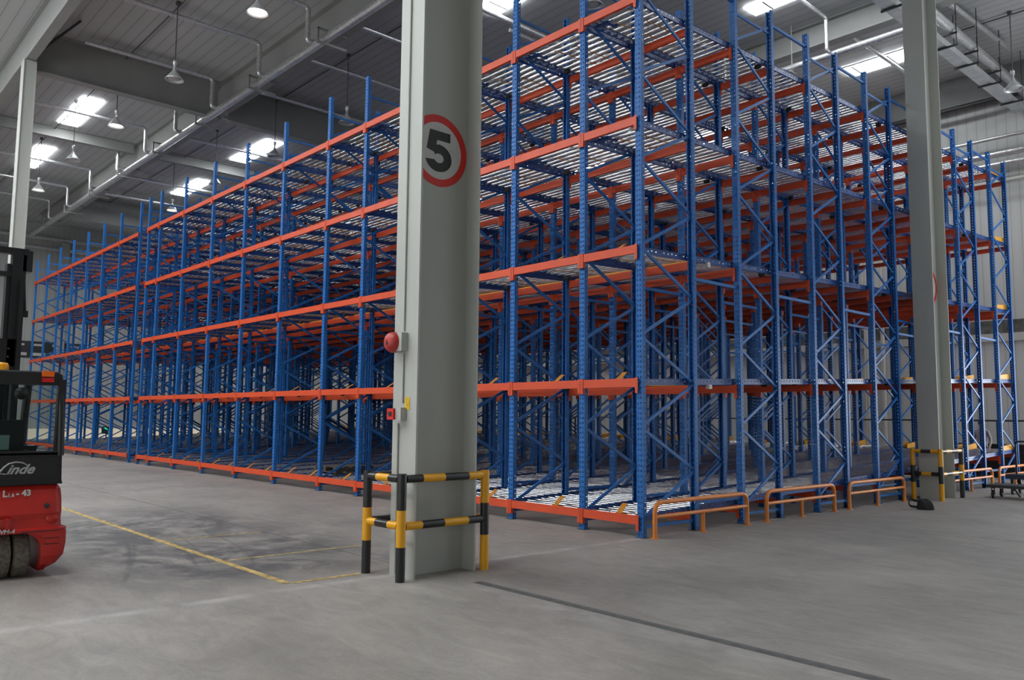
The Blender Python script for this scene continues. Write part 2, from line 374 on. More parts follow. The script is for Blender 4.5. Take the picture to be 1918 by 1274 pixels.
# ------------------------------------------------------------------ roof steel
def i_beam_y(name, label, x, y0, y1, zb, zt, fw=.34, group=None):
    b = MB(); b.box(x-fw/2, x+fw/2, y0, y1, zb, zb+.025); b.box(x-.01, x+.01, y0, y1, zb+.025, zt)
    b.box(x-fw/2, x+fw/2, y0, y1, zt-.025, zt-.002)
    return tag(b.obj(name, M['beampaint']), label, 'roof beam', group, 'thing')
def i_beam_x(name, label, y, x0, x1, zb, zt, fw=.34):
    b = MB(); b.box(x0, x1, y-fw/2, y+fw/2, zb, zb+.025); b.box(x0, x1, y-.01, y+.01, zb+.025, zt); b.box(x0, x1, y-fw/2, y+fw/2, zt-.025, zt-.002)
    return tag(b.obj(name, M['beampaint']), label, 'roof beam', None, 'thing')
i_beam_x('roof_girder', 'deep grey roof girder along the column line, upper left corner', -4.25, -46, 14, 12.22, ZC, .26)
i_beam_x('roof_girder', 'deep grey roof girder above the silver main pipe over the rack', 1.78, -46, 14, 12.25, ZC, .36)
i_beam_x('roof_girder', 'deep grey roof girder over the back half of the rack', 12.75, -46, .4, 12.60, ZC, .36)
for x, y0, y1, lb in ((-20., -4.1, 1.59, 'deep grey rafter from far left column to the silver main pipe'), (-20., 1.97, 12.5, 'deep grey rafter crossing above the middle of the rack'),
                      (-40., 1.97, 19.7, 'deep grey rafter above the far left end of the rack')):
    i_beam_y('roof_rafter', lb, x, y0, y1, 12.0, ZC, .36)
for x, y0, y1, lb in ((-28.95, -14, 1.59, 'slim pale rafter between lamps, far upper left'), (-28.95, 1.97, 12.5, 'slim pale rafter over the rack between two skylights')):
    i_beam_y('roof_purlin', lb, x, y0, y1, 12.85, ZC, .26)
tag(MB().box(-46, 14, 19.75, 20.05, 12.35, ZC-.002).obj('eaves_beam', mat('shaded_eaves_grey', (.15, .15, .147), .6, noise=.1, nscale=2)), 'grey eaves beam where roof meets the back wall', 'roof beam')  # the beam's shade is put into a darker grey than the other roof steel
tag(MB().cyl((-8, 19.6, 12.2), (14, 19.6, 12.2), .07, 10).obj('cable_tray', M['darksteel']), 'dark cable tray along the top of the back wall', 'cable tray')
b = MB().strap((-19.9, -3.9, 12.2), (-17.8, -3.9, 13.1), .08, .06, (0, 1, 0))
tag(MB().cyl((-19.4, -4.23, 12.26), (-18.2, -3.3, 13.23), .035, 8).obj('knee_brace', M['darksteel']), 'thin dark brace between far left column top and roof', 'brace')
b = None

# skylights
for x0, x1, y0, y1, lb in ((-28.2, -24.6, -1.55, -.85, 'bright skylight at far upper left, nearer of the two in its row'), (-35.8, -31.9, -1.45, -.75, 'bright skylight at far upper left, beside the left column'),
                     (-28.0, -24.3, 5.45, 6.2, 'bright skylight above the middle of the rack'), (-35.8, -32.2, 5.6, 6.3, 'bright skylight above the rack, further left one'),
                     (-9.6, -6.6, 4.75, 5.45, 'bright skylight right beside the top of number five column'), (-4.45, -1.2, 10.3, 11.0-.12, 'bright skylight at top right above the rack'),
                     (-4.5, -2.35, 16.2, 17.0, 'bright skylight near the back wall left of the right column')):
    t = thing('skylight', lb, 'skylight', ((x0+x1)/2, (y0+y1)/2, ZC-.045))
    hx, hy = (x1-x0)/2, (y1-y0)/2
    MB().box(-hx, hx, -hy, hy, 0, .04).obj('panel', M['skylight'], t)
    b = MB()
    for k in (-.33, .2): b.box(k*2*hx-.03, k*2*hx+.03, -hy, hy, -.01, -.001)
    b.obj('glazing_bar', M['beampaint'], t)
for r_, y in enumerate((-9, -12.5, -16.5)):  # unseen skylights added for overhead light on the aisle
    for k in range(6):
        x = -31+k*6.2
        t = thing('skylight', f'added unseen skylight above the aisle left of the viewer, {ORD[r_+1]} row, {ORD[k+1]} from the left', 'skylight', (x, y, ZC-.045), 'added skylights over the aisle')
        MB().box(-1.9, 1.9, -.42, .42, 0, .04).obj('panel', M['skylight'], t)
for k in range(6):  # hidden skylights added to brighten the wall behind the rack
    t = thing('skylight', f'added unseen skylight above the aisle behind the rack, {ORD[k+1]} from the right', 'skylight', (-12-k*6.5, 18.6, ZC-.045), 'added skylights behind the rack')
    MB().box(-2.0, 2.0, -.55, .55, 0, .04).obj('panel', M['skylight'], t)

for k, (x, y) in enumerate([(8, 9), (7, 14), (6.5, 18)]):  # out-of-view skylights added to light the back wall and right ceiling
    t = thing('skylight', f'added unseen skylight right of the rack, {ORD[k+1]} from the viewer', 'skylight', (x, y, ZC-.045), 'added skylights right of the rack')
    MB().box(-1.8, 1.8, -.4, .4, 0, .04).obj('panel', M['skylight'], t)

# ------------------------------------------------------------------ pipes
def pipe(name, label, pts, r, m_='foil', cat='pipe', n=12, bands=()):
    t = thing(name, label, cat)
    MB().tube(pts, r, n).obj('pipe', M[m_], t)
    return t
def bend(pts, r=.12, n=4):
    """round the corners of a polyline"""
    P = [Vector(p) for p in pts]; out = [P[0]]
    for i in range(1, len(P)-1):
        a = (P[i-1]-P[i]); c = (P[i+1]-P[i]); q = min(r, a.length*.45, c.length*.45)
        A = P[i]+a.normalized()*q; C_ = P[i]+c.normalized()*q
        for k in range(n+1):
            s = k/n; out.append((1-s)**2*A+2*s*(1-s)*P[i]+s*s*C_)
    out.append(P[-1]); return out
main = thing('sprinkler_main_pipe', 'thick silver main pipe running under the roof above the rack', 'pipe')
MB().tube([(-46, 1.28, 12.0), (12, 1.28, 12.0)], .13, 14).obj('pipe', M['foil'], main)
for k in range(12):
    x = -42+k*4.3
    b = MB(); b.box(x, x+.06, 1.0, 1.9, 11.80, 11.86); b.box(x, x+.06, 1.0, 1.05, 11.86, 12.22); b.box(x, x+.06, 1.0, 1.9, 12.19, 12.245)
    b.obj('hanger', M['beampaint'], main)
main3 = thing('sprinkler_main_pipe', 'thick silver main pipe under the roof at the back right', 'pipe')
MB().tube([(-46, 12.22, 12.0), (-.2, 12.22, 12.0)], .10, 14).obj('pipe', M['foil'], main3)
for k in range(8):
    x = -24.5+k*3.4
    MB().box(x, x+.05, 12.05, 12.4, 11.83, 11.88).cyl((x+.02, 12.2, 11.85), (x+.02, 12.2, 13.29), .012, 6).obj('hanger', M['beampaint'], main3)
XR = [-5.9, -9.2, -12.45, -15.5, -19.1, -22.4, -25.7, -29.2, -33.2, -37.2, -40.8]
for k, x in enumerate(XR):
    lb = ORD[len(XR)-k]
    pipe('sprinkler_branch_pipe', f'silver branch pipe toward the viewer from main pipe, {lb} from far left end', bend([(x, 1.2, 12.05), (x, 1.02, 12.05), (x, 1.02, 13.02), (x, -2.95, 13.02)], .14), .07)
    pipe('sprinkler_branch_pipe', f'silver branch pipe over the rack from main pipe, {lb} from far left end', bend([(x, 1.80, 13.02), (x, 9.5, 13.02)], .14), .07)
for k, x in enumerate((-2.9, -6.2, -9.6, -13)):
    pipe('sprinkler_branch_pipe', f'silver branch pipe in front of back main pipe, {ORD[k+1]} from the right', bend([(x, 12.1, 12.05), (x, 11.98, 12.05), (x, 11.98, 13.02), (x, 6.0, 13.02)], .12), .055)
    pipe('sprinkler_branch_pipe', f'silver branch pipe running to back wall, {ORD[k+1]} from the right', bend([(x, 12.77, 13.02), (x, 18.9, 13.02)], .12), .06)
pipe('sprinkler_branch_pipe', 'silver branch pipe right of the right column at upper right', [(-.25, 12.9, 13.0), (-.02, 17.9, 13.0)], .07)
pipe('drop_pipe', 'wrapped silver pipe elbow at the top of the right column', bend([(.1, 11.2, 13.2), (.1, 11.2, 12.35), (-.3, 11.7, 12.25)], .3), .12)
for z, r, lb, mm in ((10.97, .06, 'thin silver pipe along the back wall, topmost', 'foil'), (10.42, .11, 'thickest silver pipe along back wall, second from top', 'foil'), (10.08, .09, 'silver pipe along back wall just below the thickest', 'foil'), (9.50, .07, 'beige pipe along the back wall, lowest of four', 'cap')):
    pipe('wall_pipe', lb, [(-46, 19.85, z), (14, 19.85, z)], r, mm)
for x, r, lb in ((-5.62, .09, 'cream downpipe on the back wall, left of the pair'), (-5.05, .07, 'cream downpipe on the back wall, right of the pair')):
    t = pipe('downpipe', lb, [(x, 20.0, 0), (x, 20.0, 12.3)], r, 'cap')
for z, r, lb in ((12.35, .12, 'upper silver pipe along the far left wall'), (11.75, .10, 'lower silver pipe along the far left wall')):
    pipe('wall_pipe', lb, [(XW+.4, -12, z), (XW+.4, 19, z-.05)], r)
# conduits that feed the lamps
for y, lb in ((-1.5, 'thin dark lamp conduit across the roof at upper left'), (3.75, 'thin dark lamp conduit across the roof above the rack'), (16.0, 'thin dark lamp conduit across the roof near back wall')):
    tag(MB().tube([(-44, y, 13.22), (12, y, 13.22)], .02, 6).obj('lamp_conduit', M['conduit']), lb, 'conduit')
# square duct and cable tray by the right column
t = thing('ventilation_duct', 'long pale twin duct hung from roof at upper right', 'duct', (-.42, 0, -.22))
MB().box(-.16, .16, 9.6, 20.1, 11.95, 12.12).obj('lower_duct', M['duct'], t)
MB().cyl((.26, 9.6, 12.42), (.26, 20.1, 12.42), .13, 14).obj('upper_pipe', M['foil'], t)
for y in (10.2, 13.4, 15.0, 16.9, 18.9):
    b = MB(); b.box(-.22, .42, y, y+.05, 11.90, 11.945); b.box(-.22, .42, y, y+.05, 12.24, 12.285); b.cyl((.40, y+.02, 11.9), (.40, y+.02, 13.51), .012, 6); b.cyl((-.2, y+.02, 11.9), (-.2, y+.02, 13.51), .012, 6)
    b.obj('hanger', M['darksteel'], t)

# ------------------------------------------------------------------ high bay lamps
def lamp_meshes():
    sh = MB().lathe([(.035, .34), (.05, .30), (.07, .24), (.13, .17), (.21, .06), (.255, 0), (.245, .0), (.20, .06), (.12, .165), (.06, .22)], n=28)
    nk = MB().lathe([(.001, .56), (.05, .56), (.055, .52), (.055, .44), (.035, .43), (.035, .345), (.001, .345)], n=16)
    bl = MB().lathe([(.001, .03), (.12, .03), (.17, .045), (.13, .11), (.05, .19), (.001, .20)], n=20)
    rd = MB().cyl((0, 0, .56), (0, 0, 2.298), .014, 8); rd.box(-.05, .05, -.05, .05, 2.2, 2.298)
    return sh.mesh('reflector', M['lampmetal']), nk.mesh('lamp_neck', M['lampmetal']), bl.mesh('bulb', M['bulb']), bl.mesh('bulb', M['bulboff']), rd.mesh('rod', M['conduit'])
LM = lamp_meshes()
def lamp(x, y, lit, lb):
    t = thing('high_bay_lamp', lb, 'lamp', (x, y, 11.0))
    put('reflector', LM[0], t); put('lamp_neck', LM[1], t); put('bulb', LM[2 if lit else 3], t); put('rod', LM[4], t)
    return t
lamp(-9.98, -1.55, True, 'lit bell lamp at the top, left of number five column'); lamp(-15.2, -1.57, False, 'unlit bell lamp hanging at upper left beside deep rafter')
lamp(-20.3, -1.6, True, 'lit bell lamp at upper left, middle of its row'); lamp(-25.2, -1.65, False, 'unlit bell lamp at far left between two lit ones'); lamp(-30.8, -1.57, True, 'lit bell lamp furthest left, near the left column')
lamp(-4.41, 3.87, False, 'unlit bell lamp just above the near top orange beam'); lamp(-14.8, 3.7, False, 'unlit bell lamp hanging over the rack, right of deep rafter')
lamp(-19.6, 3.58, False, 'unlit bell lamp over the rack beside middle skylight'); lamp(-24.6, 3.45, False, 'unlit bell lamp over the rack beside further skylight'); lamp(-30.3, 3.78, True, 'lit bell lamp over the far left end of rack')
lamp(.56, 15.94, False, 'unlit bell lamp at far right near the back wall')

# ------------------------------------------------------------------ RACK
U = [0, 1.136, 2.757, 4.38, 6.0, 7.624, 9.245, 11.511, 13.77, 16.024, 18.28, 20.483, 21.602, 22.508, 24.716, 26.87, 29.066, 31.26, 33.46, 35.66, 37.86]
V = [0, 1.351, 2.585, 3.86, 5.132, 6.386, 7.658, 8.908, 10.18, 11.45, 12.717, 14.031, 15.331, 16.68]
LV = [.312, 2.278, 4.250, 6.205, 8.120]
GAP = 12; H = 9.2; SL = .0378
WF, WD = .10, .078    # upright face and depth

def holed_strip(b, org, ux, uz, xs, zs, holes):
    """grid of quads in plane org+x*ux+z*uz leaving out the hole cells"""
    org, ux, uz = Vector(org), Vector(ux), Vector(uz)
    nx = len(xs); vs = [org+ux*x+uz*z for z in zs for x in xs]; fs = []
    for j in range(len(zs)-1):
        for i in range(nx-1):
            if holes(i, j): continue
            fs.append((j*nx+i, j*nx+i+1, (j+1)*nx+i+1, (j+1)*nx+i))
    b.add(vs, fs)
def solid(b, name, m_, th):
    me = bpy.data.meshes.new(name); me.from_pydata(b.v, [], b.f); me.materials.append(m_)
    bm = bmesh.new(); bm.from_mesh(me); bmesh.ops.remove_doubles(bm, verts=bm.verts, dist=1e-5)
    bmesh.ops.recalc_face_normals(bm, faces=bm.faces)
    bmesh.ops.solidify(bm, geom=bm.faces[:], thickness=th); bm.to_mesh(me); bm.free(); me.update(); return me
def post_mesh():
    b = MB(); pitch = .075; n = int(H/pitch); zs = [0]
    for k in range(n): z = .03+k*pitch; zs += [z, z+.028]
    zs.append(H)
    hole_rows = lambda j: j % 2 == 1
    w = WF/2
    xs = [-w, -.034, -.016, .016, .034, w]
    holed_strip(b, (0, 0, 0), (1, 0, 0), (0, 0, 1), xs, zs, lambda i, j: hole_rows(j) and i in (1, 3))
    for s in (-1, 1):
        holed_strip(b, (s*w, 0, 0), (0, 1, 0), (0, 0, 1), [0, .042, .056, WD], zs, lambda i, j: hole_rows(j) and i == 1)
        holed_strip(b, (s*w, WD, 0), (-s, 0, 0), (0, 0, 1), [0, .018], [0, H], lambda i, j: False)
    return solid(b, 'upright_post', M['blue'], -.003)
POST = post_mesh()
POST_PLAIN = None
FOOT = MB().box(-.075, .075, -.03, .11, 0, .006).box(-.058, .058, .0, .006, .006, .06).mesh('foot_plate', M['darksteel'])
def brace_mesh(yl, yr, zl, zr):
    b = MB(); b.strap((0, yl, zl), (0, yr, zr), .045, .028, (1, 0, 0)); return b
FR = 1.351
def brace_list(d):
    yl, yr = .05, d-.05; out = []; zl = .24; zr = .905
    while zl < 8.4:
        out.append((yl, yr, zl+.02, zr-.02))
        if zl+1.333 < 8.5: out.append((yl, yr, zl+1.313, zr+.02))
        zl += 1.333; zr += 1.333
    out.append((yl, yr, 8.76, 8.76)); out.append((yl, yr, .15, .15))
    return out
_bc = {}
def brace_set(d):
    d = round(d, 3)
    if d not in _bc:
        L_ = brace_list(d); each = [brace_mesh(*q).mesh('diagonal_brace', M['blue']) for q in L_]
        allb = MB()
        for q in L_: allb.strap((0, q[0], q[2]), (0, q[1], q[3]), .045, .028, (1, 0, 0))
        _bc[d] = (each, allb.mesh('bracing', M['blue']), L_)
    return _bc[d]
for i, u in enumerate(U):
    for k in range(7):
        v0, v1 = V[2*k], V[2*k+1]; d = v1-v0
        where = 'on the front face' if k == 0 else f'{ORD[k+1]} frame back from front'
        if i == 0 and k == 0: lb = 'blue perforated upright frame at the near corner of the rack'
        elif i == 0: lb = f'blue perforated upright frame on the right side face, {ORD[k+1]} from near corner'
        else: lb = f'blue perforated upright frame, {ORD[i+1]} line from near corner, {where}'
        t = thing('upright_frame', lb, 'rack frame', (-u, v0, 0), 'blue upright frames of the rack')
        put('upright_post', POST, t, (0, 0, 0)); put('upright_post', POST, t, (0, d, 0), (0, 0, PI))
        near = i <= 3 or (k == 0 and i <= 12)
        each, allb, L_ = brace_set(d)
        if near:
            for q, me in zip(L_, each): put('horizontal_brace' if q[2] == q[3] else 'diagonal_brace', me, t)
            put('foot_plate', FOOT, t); put('foot_plate', FOOT, t, (0, d, 0), (0, 0, PI))
        else: put('bracing', allb, t)
# spacers across the gaps between frames
_sp = {}
for i, u in enumerate(U[:17]):
    for k in range(6):
        v0, v1 = V[2*k+1], V[2*k+2]; d = round(v1-v0, 3)
        if d not in _sp: _sp[d] = MB().box(-.02, .02, .0, d, -.025, .025).mesh('spacer_bar', M['blue'])
        for q, (z, zn) in enumerate(((.42, 'at floor level'), (3.9, 'under third level'), (8.95, 'at the post tops'))):
            o = put('spacer_bar', _sp[d], None, (-u, v0, z))
            tag(o, f'blue spacer bar {zn}, {ORD[i+1]} upright line, {ORD[k+1]} gap from front', 'spacer bar', 'blue spacer bars between frames', 'thing')

# beams
def beam_geo(b, L, conn=True, hgt=.125, z=0., x0=0., y=0.):
    b.box(x0-L+WF/2, x0-WF/2, y-.022, y+.028, z-hgt, z)
def conn_geo(b, sx, z, x0, y):   # connector plate wrapping the post face; sx=+1 plate at the right end of the beam
    xa, xb = (x0-WF/2-.004, x0-.003) if sx > 0 else (x0+.003, x0+WF/2+.004)
    b.box(xa, xb, y-.030, y-.0225, z-.215, z+.012)
    xi = x0-WF/2-.008 if sx > 0 else x0+WF/2+.004
    b.box(xi, xi+.004, y-.0225, y+.028, z-.215, z+.012)
def conn_dots(b, sx, z, x0, y):
    for q in range(5):
        xx = x0-.024 if sx > 0 else x0+.020
        b.box(xx, xx+.006, y-.0325, y-.0302, z-.035-q*.042, z-.022-q*.042, 1)
_bm = {}
def beam_meshes(L, d):
    key = (round(L, 3), d)
    if key not in _bm:
        s = MB(); s.box(-L+WF/2+.01, -WF/2-.01, -.022, .028, -.125, 0); s.box(-L+WF/2+.01, -WF/2-.01, .0285, .034, -.02, -.002)
        cr_ = MB(); conn_geo(cr_, 1, 0, 0, 0); conn_dots(cr_, 1, 0, 0, 0); cl_ = MB(); conn_geo(cl_, -1, 0, -L, 0); conn_dots(cl_, -1, 0, -L, 0)
        allm = MB(); allm.box(-L+WF/2+.01, -WF/2-.01, -.022, .028, -.125, 0)
        for a_, x0 in ((1, 0), (-1, -L)): conn_geo(allm, a_, 0, x0, 0)
        _bm[key] = (s.mesh('beam_box', M['orange']), cr_.mesh('end_connector', [M['orange'], M['black']]), cl_.mesh('end_connector', [M['orange'], M['black']]), allm.mesh('rack_beam', M['orange']))
    return _bm[key]
rest = MB(); nbeam = 0
for i in range(len(U)-1):
    if i == GAP: continue
    L = U[i+1]-U[i]
    for r, v in enumerate(V):
        for l, z0 in enumerate(LV):
            zt = z0 if r == 0 else z0+SL*v-.115
            ms = beam_meshes(L, 0)
            y = v-.012 if r % 2 == 0 else v+.012
            rot = None; loc = (-U[i], y, zt)
            bay = ORD[i+1]
            if r == 0:
                t = thing('rack_beam', f'orange beam on the rack front, {bay} bay from near corner, {LVL[l]} level', 'beam', loc, 'orange beams on the rack front'); t['kind'] = 'thing'
                put('beam_box', ms[0], t); put('end_connector', ms[1], t); put('end_connector', ms[2], t)
            elif (i <= 1) or (i == 2 and r <= 9) or (i == 3 and r <= 4):
                if r % 2 == 1: o_loc = (-U[i]-L, y, zt); rot = (0, 0, PI)
                else: o_loc = loc
                o = put('rack_beam', ms[3], None, o_loc, rot)
                tag(o, f'orange beam inside the rack, {ORD[r]} row behind front, {bay} bay, {LVL[l]} level', 'beam', 'orange beams inside the rack', 'thing'); nbeam += 1
            else:
                if r % 2 == 0:
                    beam_geo(rest, L, z=zt, x0=-U[i], y=y); conn_geo(rest, 1, zt, -U[i], y); conn_geo(rest, -1, zt, -U[i+1], y)
                else:
                    beam_geo(rest, L, z=zt, x0=-U[i], y=y)
                    for x0 in (-U[i], -U[i+1]): rest.box(x0-.05, x0+.05, y+.023, y+.03, zt-.215, zt+.012)
tag(rest.obj('rack_beam', M['orange']), 'orange beams deep inside the rack behind the nearest bays', 'beam', kind='stuff')
print('interior beams', nbeam)

# roller lanes
RN, RP, LEN = 100, .166, 16.72
_ln = {}
def lane_meshes(w):
    w = round(w, 3)
    if w in _ln: return _ln[w]
    hw = w/2
    def rollgeo(n):
        b = MB(); b.cyl((-hw+.045, 0, 0), (hw-.045, 0, 0), .026, n); b.cyl((-hw+.03, 0, 0), (hw-.03, 0, 0), .008, 6, caps=False); return b
    one = rollgeo(12).mesh('roller', M['roller'])
    allr = MB(); src = rollgeo(8)
    for k in range(RN):
        y = .14+k*RP; allr.add([(p[0], p[1]+y, p[2]-.026) for p in src.v], src.f, 0, True)
    allr = allr.mesh('roller', M['roller'])
    rails = []
    for s in (-1, 1):
        b = MB(); ys = [0.03]
        for k in range(int(LEN/.1)-1): y = .08+k*.1; ys += [y, y+.028]
        ys.append(LEN)
        x = s*(hw-.012)
        # web with a row of holes, top and bottom lips turned outward
        holed_strip(b, (x, 0, 0), (0, 0, 1), (0, 1, 0), [-.095, -.055, -.028, 0.0], ys, lambda i, j: i == 1 and j % 2 == 1)
        holed_strip(b, (x, 0, 0), (s, 0, 0), (0, 1, 0), [-.022, .010], [ys[0], LEN], lambda i, j: False)
        holed_strip(b, (x, 0, -.095), (s, 0, 0), (0, 1, 0), [-.022, .010], [ys[0], LEN], lambda i, j: False)
        rails.append(solid(b, 'side_rail', M['rail'], .003))
    gd = MB(); gx = hw*.28   # ochre plate folded over the lane end
    gd.add([(gx-.15, .30, .115), (gx-.02, .26, .115), (gx+.06, .03, .015), (gx-.06, .06, .015), (gx-.15, .30, .107), (gx-.02, .26, .107), (gx+.06, .03, .007), (gx-.06, .06, .007)],
           [(0, 1, 2, 3), (7, 6, 5, 4), (0, 4, 5, 1), (1, 5, 6, 2), (2, 6, 7, 3), (3, 7, 4, 0)])
    gd.box(gx-.05, gx+.06, .02, .06, -.10, .012)
    gd = gd.mesh('guide_plate', M['guide'])
    br = MB().box(-hw+.03, hw-.03, 1.47, 1.53, -.10, -.066).cyl((-hw+.03, 1.6, -.085), (hw-.03, 1.6, -.085), .018, 8).mesh('brake_bar', M['yellow'])
    rod = MB().tube([(-.18, .35, -.075), (-.12, .8, -.075), (-.15, .84, -.075), (-.1, 1.35, -.075)], .008, 6).tube([(.2, .5, -.075), (.2, 1.4, -.075)], .008, 6).mesh('link_rod', M['guide'])
    bl = []
    for k in range(6):
        y = 1.15+k*2.54; sg = 1 if k % 2 else -1
        bl.append(MB().lathe([(.001, -.05), (.040, -.05), (.044, -.035), (.044, .035), (.036, .05), (.001, .05)], sg*(hw-.12), y, 12, 0, 'x', -.095).mesh('brake_roller', M['rubber']))
    st = MB().box(-hw+.04, -hw+.30, .22, .30, -.085, -.055).box(-hw+.22, -hw+.26, .05, .5, -.082, -.058).box(-hw+.2, -hw+.3, .42, .5, -.05, -.0585)
    st = st.mesh('stop_bracket', M['rail'])
    en = MB()
    for s in (-1, 1):
        x = s*(hw-.05)
        en.add([(x, LEN-1.0, .0), (x+s*.03, LEN-.05, .0), (x+s*.03, LEN-.05, .15), (x, LEN-1.0, .11), (x-s*.06, LEN-1.0, .0), (x-s*.01, LEN-.05, .0), (x-s*.01, LEN-.05, .15), (x-s*.06, LEN-1.0, .11)],
               [(0, 1, 2, 3), (7, 6, 5, 4), (0, 4, 5, 1), (1, 5, 6, 2), (2, 6, 7, 3), (3, 7, 4, 0)])
    en = en.mesh('entry_guide', M['yellow'])
    _ln[w] = (one, allr, rails, gd, br, rod, bl, st, en); return _ln[w]
lane_tilt = (math.atan(SL), 0, 0)
for i in range(len(U)-1):
    if i == GAP: continue
    L = U[i+1]-U[i]; clear = L-WF-.012
    lanes = [(-(U[i]+U[i+1])/2, clear, '')] if L < 1.8 else [(-(U[i]+U[i+1])/2+clear/4+.002, clear/2-.008, 'right '), (-(U[i]+U[i+1])/2-clear/4-.002, clear/2-.008, 'left ')]
    for (xc, wd, side) in lanes:
        for l, z0 in enumerate(LV):
            one, allr, rails, gd, br, rod, bl, st, en = lane_meshes(wd)
            t = thing('roller_lane', f'{side}silver roller lane with blue side rails, {ORD[i+1]} bay from near corner, {LVL[l]} level', 'roller conveyor', (xc, 0, z0-.006), 'roller lanes running back through the rack', lane_tilt)
            if i <= 2:
                for k in range(RN): put('roller', one, t, (0, .14+k*RP, -.026))
            else: tag(put('roller', allr, t), kind='stuff')
            for rl in rails: put('side_rail', rl, t)
            put('guide_plate', gd, t); put('brake_bar', br, t); put('link_rod', rod, t); [put('brake_roller', q, t) for q in bl]; put('stop_bracket', st, t); put('entry_guide', en, t)
# small grey box under side rail
tag(MB().box(-.085, -.02, 1.78, 1.86, 4.155, 4.235).obj('sensor_box', M['white']), 'small white sensor box hanging under third level side rail', 'sensor box')
tag(MB().box(-.085, -.02, 1.78, 1.86, 2.18, 2.245).obj('sensor_box', M['white']), 'small white sensor box hanging under second level side rail', 'sensor box')

# ------------------------------------------------------------------ hazard guards round the columns
def guard(label, xs, ys, rot_pat=0):
    (x0, x1), (y0, y1) = xs, ys; r = .05; Hh = 1.10
    t = thing('column_guard', label, 'guard rail', ((x0+x1)/2, (y0+y1)/2, 0)); cx, cy = (x0+x1)/2, (y0+y1)/2
    def bands(p, q, r_, cuts, first):
        b = MB(); P, Q = Vector(p), Vector(q); mi = first; c = [0]+cuts+[1]
        for a, e in zip(c[:-1], c[1:]):
            b.cyl(P.lerp(Q, a), P.lerp(Q, e), r_, 18, mi, caps=(a == 0 or e == 1)); mi = 1-mi
        return b
    mats = [M['hazy'], M['hazb']]
    px = [(x0-cx, y0-cy, [.32, .64] if rot_pat == 0 else [.34, .67], 1 if rot_pat == 0 else 0), (x1-cx, y0-cy, [.32, .66] if rot_pat == 0 else [.33, .66], 1 if rot_pat == 0 else 0),
          (x1-cx, y1-cy, [.35, .67], 0 if rot_pat == 0 else 1), (x0-cx, y1-cy, [.35, .67], 0)]
    for (a, c, cuts, f) in px: bands((a, c, 0), (a, c, Hh), r, cuts, f).obj('guard_post', mats, t)
    e = r*.9; rr = .042
    for z, f in ((Hh-.055, 0 if rot_pat == 0 else 0), (.56, 1 if rot_pat == 0 else 1)):
        bands((x0-cx+e, y0-cy, z), (x1-cx-e, y0-cy, z), rr, [.28, .7], 1 if z > 1 and rot_pat == 0 else (0 if z > 1 else (0 if rot_pat == 0 else 1))).obj('guard_rail', mats, t)
        bands((x1-cx, y0-cy+e, z), (x1-cx, y1-cy-e, z), rr, [.2, .48, .8], 1 if z > 1 else 0).obj('guard_rail', mats, t)
        bands((x1-cx-e, y1-cy, z), (x0-cx+e, y1-cy, z), rr, [.3, .65], 0).obj('guard_rail', mats, t)
        bands((x0-cx, y1-cy-e, z), (x0-cx, y0-cy+e, z), rr, [.25, .5, .75], 0).obj('guard_rail', mats, t)
    return t
guard('yellow and black tubular guard around the large number five column', (-.245, .405), (-4.40, -3.27))
guard('yellow and black tubular guard around the right column by the rack side', (.085, .66), (9.33, 10.52), 1)

# ------------------------------------------------------------------ orange hoop barriers
def barrier(y0, y1, label, x=.165):
    t = thing('hoop_barrier', label, 'barrier', (x, y0, 0), 'orange hoop barriers along the rack side')
    L = y1-y0; r = .034
    MB().tube(bend([(0, 0, .0), (0, 0, .50), (0, L, .50), (0, L, .0)], .17, 8), r, 14).obj('hoop', M['barrier'], t)
    MB().cyl((0, .02, .30), (0, L-.02, .30), r*.85, 12).obj('mid_rail', M['barrier'], t)
    MB().cyl((0, L*.49, 0), (0, L*.49, .29), r*.85, 12).obj('middle_post', M['barrier'], t)
    for y in (0, L*.49, L): MB().lathe([(.001, .008), (.07, .008), (.07, .0), (.001, 0)], 0, y, 18).obj('foot_plate', M['barrier'], t)
for y0, y1, lb in ((.12, 2.52, 'orange tubular hoop barrier at the near corner, nearest of the row'), (3.12, 5.50, 'orange tubular hoop barrier, second from the near corner'),
                   (6.10, 8.62, 'orange tubular hoop barrier just before the right column'), (11.15, 14.05, 'orange hoop barrier partly behind the right column guard'), (14.6, 17.2, 'orange hoop barrier furthest back, behind the black cart')):
    barrier(y0, y1, lb)

# ------------------------------------------------------------------ floor markings and joints
tag(MB().box(-30, -.26, -5.35, -5.27, .0005, .003).obj('floor_line', M['lineyellow']), 'long worn yellow floor line running left beside the forklift', 'floor line')
tag(MB().box(-.28, -.215, -5.258, -4.47, .0005, .003).obj('floor_line', M['lineyellow']), 'short yellow floor line meeting the hazard guard post', 'floor line')
tag(MB().box(-1.93, -1.89, -5.258, -3.3, .0005, .002).obj('floor_line', M['lineyellow']), 'faint yellow floor line across the worn floor, nearer one', 'floor line')
tag(MB().box(-3.9, -3.86, -5.258, -3.9, .0005, .002).obj('floor_line', M['lineyellow']), 'faint yellow floor line across the worn floor, farther one', 'floor line')
jm = mat('joint_sealant', (.095, .095, .095), .7, noise=.3, nscale=12)
struct(MB().box(.9, 15, -3.835, -3.755, .0004, .0022).obj('trim_5', jm)); struct(MB().box(.9, 15, -3.742, -3.728, .0004, .002).obj('trim_6', jm))
jt = mat('thin_saw_cut', (.12, .115, .11), .8)
struct(MB().box(-20, -.3, -3.865, -3.853, .0004, .0016).obj('trim_7', jt))
struct(MB().box(3.0, 15, 4.0, 4.015, .0004, .0014).obj('trim_8', jt))

